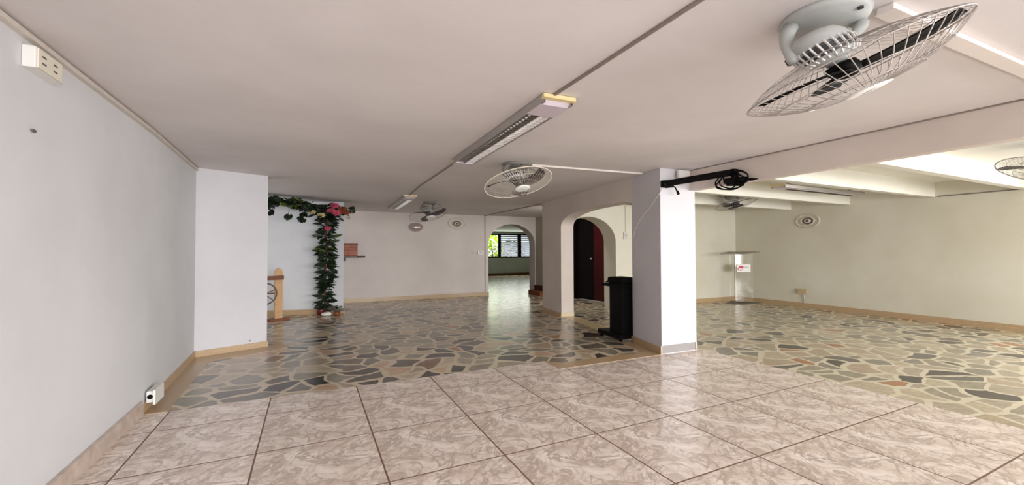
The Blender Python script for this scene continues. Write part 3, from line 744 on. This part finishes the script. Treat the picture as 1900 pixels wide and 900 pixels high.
bm = BM(); tube(bm, [p+Vector((.015, .02, 0)) for p in lp], .012, 6); obj('support_pole', bm, 'wood_brown', o, True)
rg = random.Random(11)
def rv(): 
    v = Vector((rg.gauss(0, 1), rg.gauss(0, 1), rg.gauss(0, 1))); return v.normalized()
def leaves(nm, m_, items):
    bm = BM()
    for p, d, l, w_ in items: leaf(bm, p, d, rv(), l, w_)
    return obj(nm, bm, m_, o)
dark, light = [], []
for i in range(300):                                     # on the upright
    z = rg.uniform(.14, 2.36); k = .5+.5*sin(z*7.5+.6*sin(z*17))
    th = rg.uniform(0, 2*pi); r = rg.uniform(.0, .10)*(.55+.6*k)
    p = Vector((.01+cos(th)*r*1.15, sin(th)*r*.8-.03, z)); d = Vector((cos(th)*.9, sin(th)*.7-.2, rg.uniform(-1.1, .35)))
    (light if rg.random() < .12 and 1.2 < z < 1.9 else dark).append((p, d, rg.uniform(.10, .17), rg.uniform(.065, .10)))
for i in range(330):                                     # on the arch
    t = rg.uniform(4.0/12, 9.6/12); p, d = along(t)
    q = p+Vector((rg.gauss(0, .10), rg.gauss(0, .09), rg.gauss(0, .045)))
    q.z = min(q.z, 2.53); v = rv(); v.z = v.z*.6-.25
    (light if rg.random() < .28 and t > .48 else dark).append((q, v, rg.uniform(.09, .14), rg.uniform(.06, .095)))
leaves('dark_leaves', 'leaf', dark); leaves('olive_leaves', 'leaf_light', light)
for (x, y, z) in ((-.74, 9.9, 2.29), (-.42, 9.95, 2.20), (-.12, 10.15, 2.27), (-.17, 10.2, 2.17)):
    bm = BM(); c = Vector((x, y, z))-base
    for k in range(9): leaf(bm, c+Vector((rg.uniform(-.04, .04), rg.uniform(-.03, .03), rg.uniform(0, .06))), Vector((rg.uniform(-.5, .5), rg.uniform(-.5, .2), -1)), rv(), .11, .075)
    tube(bm, [c+Vector((0, 0, .04)), c+Vector((.02, .03, .12)), c+Vector((.0, .05, .22))], .005, 4)
    hl = obj('hanging_leaves', bm, 'leaf', o)
def flower(c, r, m_):
    bm = BM(); c = Vector(c)-base
    for lay, (nn, sp, ll) in enumerate(((7, .9, 1), (6, .6, .8), (4, .25, .6))):
        for k in range(nn):
            th = 2*pi*k/nn+lay*.5
            leaf(bm, c+Vector((0, -.02*lay, 0)), Vector((cos(th)*sp, -.5, sin(th)*sp)), Vector((0, -1, 0)), r*ll, r*.8, 0, .5)
    f = obj('flower', bm, m_, o); f['label'] = {'pink': 'pink flower', 'orange': 'rust coloured flower', 'cream_petal': 'cream flower'}[m_]
flower((.42, 10.38, 2.37), .085, 'pink'); flower((.53, 10.36, 2.33), .085, 'pink'); flower((.50, 10.38, 2.50), .08, 'pink')
flower((.36, 10.38, 1.98), .06, 'pink')
flower((.66, 10.40, 2.42), .08, 'orange'); flower((.74, 10.40, 2.35), .07, 'orange')
flower((.22, 10.36, 2.27), .07, 'cream_petal'); flower((.04, 10.3, 2.33), .06, 'cream_petal')
dk = []
for i in range(60):
    q = Vector((rg.uniform(.15, .88), 10.44, rg.uniform(2.22, 2.50)))-base; dk.append((q, rv()+Vector((.3, -.3, 0)), .12, .08))
leaves('flower_leaves', 'leaf', dk)
bm = BM(); lathe(bm, [(0, 0), (.075, 0), (.09, .20), (.08, .20), (.07, .17), (0, .17)], 20, fn=lambda v: Vector((v.x-.10, v.y+.0, v.z))); obj('pot', bm, 'pot', o, True)
bm = BM(); bmesh.ops.create_icosphere(bm, subdivisions=3, radius=1)
for v in bm.verts:
    k = 1+.12*sin(v.co.x*5+v.co.y*3); v.co = Vector((v.co.x*.11*k+.02, v.co.y*.08*k-.16, max(0, v.co.z*.05*k+.04)))
obj('foot_stone', bm, 'stone_white', o, True)
o = thing('spiky_plant', 'small greyish spiky plant at the foot of the garland', 'plant', (.56, 10.36, 0))
bm = BM(); lathe(bm, [(0, 0), (.06, 0), (.07, .09), (.055, .09), (0, .08)], 16); obj('plant_pot', bm, 'wood_brown', o, True)
bm = BM()
for k in range(26):
    th = rg.uniform(0, 2*pi); leaf(bm, Vector((0, 0, .08)), Vector((cos(th), sin(th), rg.uniform(.2, 1.6))), Vector((0, 0, 1)), rg.uniform(.14, .22), .035)
obj('spiky_leaves', bm, 'leaf_grey', o)

# ------------------------------------------------------------------ wooden stand with a wheel
o = thing('wheel_stand', 'pale wooden stand with a small spoked wheel, half hidden by the angled wall', 'wooden stand', (-.60, 10.20, 0), radians(24))
def picket(x):
    bm = BM(); w2 = .075
    pr = [(-w2, .04), (w2, .04), (w2, 1.03), (w2*.7, 1.075), (0, 1.11), (-w2*.7, 1.075), (-w2, 1.03)]
    A = [bm.verts.new((x+u, -.025, z)) for u, z in pr]; B = [bm.verts.new((x+u, .025, z)) for u, z in pr]
    bm.faces.new(A); bm.faces.new(B[::-1])
    for i in range(len(pr)): bm.faces.new((A[i], A[(i+1) % len(pr)], B[(i+1) % len(pr)], B[i]))
    obj('post', bm, 'wood_tan', o)
    bm = BM(); box(bm, x-.20, x+.20, -.10, .10, 0, .045); bevel(bm, .008); obj('foot', bm, 'wood_brown', o)
picket(0); picket(-.72)
bm = BM(); box(bm, -.80, .09, -.055, -.022, .86, .945); bevel(bm, .005); obj('crossbar', bm, 'wood_brown', o)
bm = BM(); wc = Vector((-.30, -.04, .58))
tube(bm, [wc+Vector((.25*cos(2*pi*k/40), 0, .225*sin(2*pi*k/40))) for k in range(40)], .014, 8, closed=True)
wh = obj('wheel', bm, 'vent_dark', o, True)
for k in range(3):
    th = pi*k/3+.35; bm = BM(); v = Vector((.25*cos(th), 0, .225*sin(th))); tube(bm, [wc-v, wc+v], .009, 6); obj('spoke', bm, 'vent_dark', wh, True)
bm = BM(); tube(bm, [wc+Vector((0, -.03, 0)), wc+Vector((0, .07, 0))], .03, 12); obj('wheel_hub', bm, 'wood_brown', wh, True)
bm = BM(); tube(bm, [wc+Vector((-.45, .05, 0)), wc+Vector((.33, .05, 0))], .012, 6); obj('axle_rail', bm, 'wood_brown', o, True)

# ------------------------------------------------------------------ black lectern beside the column
o = thing('lectern', 'black lectern with a side shelf standing behind the column', 'lectern', (4.44, 5.26, 0), radians(-4))
bm = BM(); box(bm, -.02, .33, -.0, .64, .05, .12); bevel(bm, .012); obj('base', bm, 'black', o)
bm = BM(); box(bm, .03, .30, .02, .36, .11, .93); bevel(bm, .008); obj('column', bm, 'black', o)
bm = BM(); box(bm, .0, .32, .0, .56, .865, .905); bevel(bm, .01); obj('shelf', bm, 'black', o)
bm = BM(); prism(bm, [(.01, .0), (.32, .0), (.32, .40), (.01, .40)], .93, 1.02); bevel(bm, .035, 4); obj('padded_top', bm, 'black_soft', o, True)
bm = BM(); box(bm, .06, .26, .41, .53, .905, .925); obj('paper_ledge', bm, 'plastic_grey', o)
for x in (.02, .29):
    for y in (.05, .58):
        bm = BM(); tube(bm, [(x-.012, y, .026), (x+.018, y, .026)], .026, 12); tube(bm, [(x+.003, y, .026), (x+.003, y, .06)], .008, 6); obj('castor', bm, 'black_soft', o, True)

# ------------------------------------------------------------------ black mounting rail with cables at the top of the column
o = thing('mounting_rail', 'black mounting rail with tangled cables fixed between column and beam', 'bracket', (4.50, 4.30, 2.39))
B0 = Vector((4.50, 4.30, 2.39)); Q = lambda x, y, z: Vector((x, y, z))-B0
bm = BM(); tube(bm, [Q(4.49, 4.33, 2.39), Q(4.93, 3.62, 2.462)], .044, 4); obj('rail', bm, 'black', o)
bm = BM(); tube(bm, [Q(4.47, 4.36, 2.43), Q(4.47, 4.36, 2.34)], .05, 6); tube(bm, [Q(4.47, 4.355, 2.345), Q(4.55, 4.27, 2.35)], .022, 6); obj('end_clamp', bm, 'black', o, True)
bm = BM(); tube(bm, [Q(4.93, 3.63, 2.47), Q(4.93, 3.61, 2.30)], .045, 6); tube(bm, [Q(4.92, 3.75, 2.36), Q(4.92, 3.45, 2.34)], .04, 6)
tube(bm, [Q(4.92, 3.72, 2.32), Q(4.92, 3.50, 2.29)], .03, 6); obj('end_clamp', bm, 'black', o, True)
bm = BM(); tube(bm, [Q(4.985, 3.62, 2.44), Q(4.90, 3.62, 2.44)], .03, 6); obj('wall_fixing', bm, 'black', o)
for cx, cy, cz, ry, rz, ti in ((4.91, 3.68, 2.345, .21, .105, .25), (4.90, 3.70, 2.335, .17, .085, -.1), (4.915, 3.60, 2.39, .17, .10, .5), (4.905, 3.62, 2.36, .20, .11, .1)):
    bm = BM(); tube(bm, [Q(cx+.02*sin(3*t), cy+ry*cos(t), cz+rz*sin(t)+ti*ry*cos(t)*.4) for t in [2*pi*k/28 for k in range(28)]], .0085, 6, closed=True); obj('cable_loop', bm, 'black_soft', o, True)
bm = BM(); tube(bm, [Q(4.92, 3.50, 2.34), Q(4.92, 3.38, 2.33), Q(4.92, 3.30, 2.325)], [.012, .02, .004], 6); obj('plug', bm, 'black_soft', o, True)
bm = BM(); tube(bm, [Q(4.56, 4.30, 2.36), Q(4.60, 4.29, 2.33), Q(4.62, 4.28, 2.28)], .009, 6); tube(bm, [Q(4.62, 4.28, 2.29), Q(4.64, 4.27, 2.235)], [.014, .02], 8); obj('hanging_plug', bm, 'black_soft', o, True)
bm = BM(); box(bm, .19, .40, .0, .045, .08, .20); bevel(bm, .006); bm2 = obj('backing_block', bm, 'plastic_white', o)

# ------------------------------------------------------------------ clear acrylic lectern in the far corner
o = thing('acrylic_lectern', 'clear acrylic lectern standing in the corner of the side room', 'lectern', (10.72, 7.72, 0))
bm = BM(); prism(bm, [(-.46, .16), (-.36, -.26), (.50, -.28), (.22, .44)], 0, .015); obj('base_plate', bm, 'acrylic_edge', o)
rx = Vector((.9, -.433, 0)); ry = Vector((.433, .9, 0))
def rprism(bm, u0, u1, v0, v1, z0, z1, c=Vector((.12, 0, 0))):
    prism(bm, [((c+rx*u+ry*v).x, (c+rx*u+ry*v).y) for u, v in ((u0, v0), (u1, v0), (u1, v1), (u0, v1))], z0, z1)
bm = BM(); rprism(bm, -.25, .25, -.012, .012, .015, 1.34); obj('front_panel', bm, 'acrylic', o)
for u in (-.25, .25):
    bm = BM(); rprism(bm, u-.008, u+.008, -.01, .24, .015, 1.34); obj('side_panel', bm, 'acrylic', o)
bm = BM(); rprism(bm, -.262, -.25, -.016, .016, .015, 1.34); obj('panel_edge', bm, 'acrylic_edge', o)
bm = BM()
vs = [Vector((-.90, -.05, 1.345)), Vector((-.35, -.36, 1.35)), Vector((.48, -.22, 1.40)), Vector((.10, .44, 1.40))]
lo = [bm.verts.new(v) for v in vs]; hi = [bm.verts.new(v+Vector((0, 0, .022))) for v in vs]
bm.faces.new(lo); bm.faces.new(hi)
for i in range(4): bm.faces.new((lo[i], lo[(i+1) % 4], hi[(i+1) % 4], hi[i]))
obj('top_plate', bm, 'acrylic_edge', o)
SC = Vector((.12, 0, 0))
sg_ = thing('printed_card', 'white card with a red emblem fixed to the clear lectern', 'card', (10.72+.12, 7.72, 0))
Z0 = Vector((0, 0, 0))
bm = BM(); rprism(bm, -.20, .17, -.024, -.014, .855, 1.07, Z0); card = obj('card', bm, 'sign', sg_)
def patch(pts, m_, nm):
    bm = BM(); vs = [bm.verts.new(rx*u+ry*-.0255+Vector((0, 0, z))) for u, z in pts]; bm.faces.new(vs); return obj(nm, bm, m_, card)
def ell(cu, cz, ru, rz, a0=0, a1=2*pi, n=16, th=None):
    if th is None: return [(cu+ru*cos(a0+(a1-a0)*k/n), cz+rz*sin(a0+(a1-a0)*k/n)) for k in range(n)]
    return [(cu+ru*cos(a0+(a1-a0)*k/n), cz+rz*sin(a0+(a1-a0)*k/n)) for k in range(n+1)]+[(cu+(ru-th)*cos(a0+(a1-a0)*k/n), cz+(rz-th)*sin(a0+(a1-a0)*k/n)) for k in range(n, -1, -1)]
patch(ell(-.09, .985, .07, .035), 'red', 'emblem')
patch(ell(-.11, .94, .08, .045, pi*.75, pi*1.9, 14, .022), 'red', 'emblem')
patch([(-.05, .98), (.12, .984), (.12, .994), (-.05, .992)], 'print_dark', 'printed_line')

# ------------------------------------------------------------------ light
w = bpy.data.worlds.new('sky'); sc.world = w; w.use_nodes = True
bg = w.node_tree.nodes['Background']; bg.inputs[0].default_value = (.86, .93, 1, 1); bg.inputs[1].default_value = 1.6
def area(name, loc, rot, sx, sy, e, col=(1, 1, 1), spread=180):
    l = bpy.data.lights.new(name, 'AREA'); l.shape = 'RECTANGLE'; l.size = sx; l.size_y = sy; l.energy = e; l.color = col; l.spread = radians(spread)
    o = bpy.data.objects.new(name, l); COL.objects.link(o); o.location = loc; o.rotation_euler = rot; return o
area('daylight_shop_front', (3.0, -8.0, 1.9), (radians(88), 0, radians(0)), 9, 2.6, 600, (1, .985, .98), 120)
area('daylight_side_room', (9.5, -6.0, 1.8), (radians(88), 0, radians(10)), 6, 2.4, 370, (1, .985, .96), 130)
area('daylight_side_window', (11.7, -.45, 1.6), (0, radians(92), 0), 1.6, 3.4, 230, (1, .97, .98))
area('low_ceiling_fill', (4.0, -2.6, .25), (radians(140), 0, 0), 12, .4, 90, (1, .98, .97))  # added fill aimed upwards to brighten the near ceiling
area('alcove_fill', (-2.5, 9.6, 1.4), (0, radians(-90), 0), 1.8, 2.6, 24, (.95, .97, 1))  # unseen fill added behind the angled wall; the alcove has no window
area('passage_fill', (6.3, 9.2, 2.3), (radians(50), 0, radians(10)), 1.2, .6, 25, (1, .97, .9))  # hidden fill added to brighten the passage
area('daylight_garden_window', (11.1, 22.8, 1.75), (radians(-90), 0, 0), 3.9, 1.2, 45, (.95, 1, .86))
area('daylight_garden', (10.5, 24, 5), (radians(15), 0, 0), 6, 3, 900, (1, 1, .92))
# ------------------------------------------------------------------ camera
cam = bpy.data.cameras.new('camera'); co = bpy.data.objects.new('camera', cam); COL.objects.link(co)
cam.sensor_width = 36; cam.lens = 36*779.25/1900; cam.clip_start = .05
yaw, pitch, roll = radians(25.673), radians(1.178), radians(-.176)
fw = Vector((sin(yaw)*cos(pitch), cos(yaw)*cos(pitch), sin(pitch))); r0 = Vector((cos(yaw), -sin(yaw), 0)); u0 = r0.cross(fw)
rr = r0*cos(roll)+u0*sin(roll); uu = -r0*sin(roll)+u0*cos(roll)
co.matrix_world = Matrix(((rr.x, uu.x, -fw.x, 0), (rr.y, uu.y, -fw.y, 0), (rr.z, uu.z, -fw.z, 1.45), (0, 0, 0, 1)))
sc.camera = co
sc.view_settings.view_transform = 'Standard'; sc.view_settings.look = 'None'; sc.view_settings.exposure = 0
sc.cycles.max_bounces = 12; sc.cycles.diffuse_bounces = 8; sc.cycles.transparent_max_bounces = 16
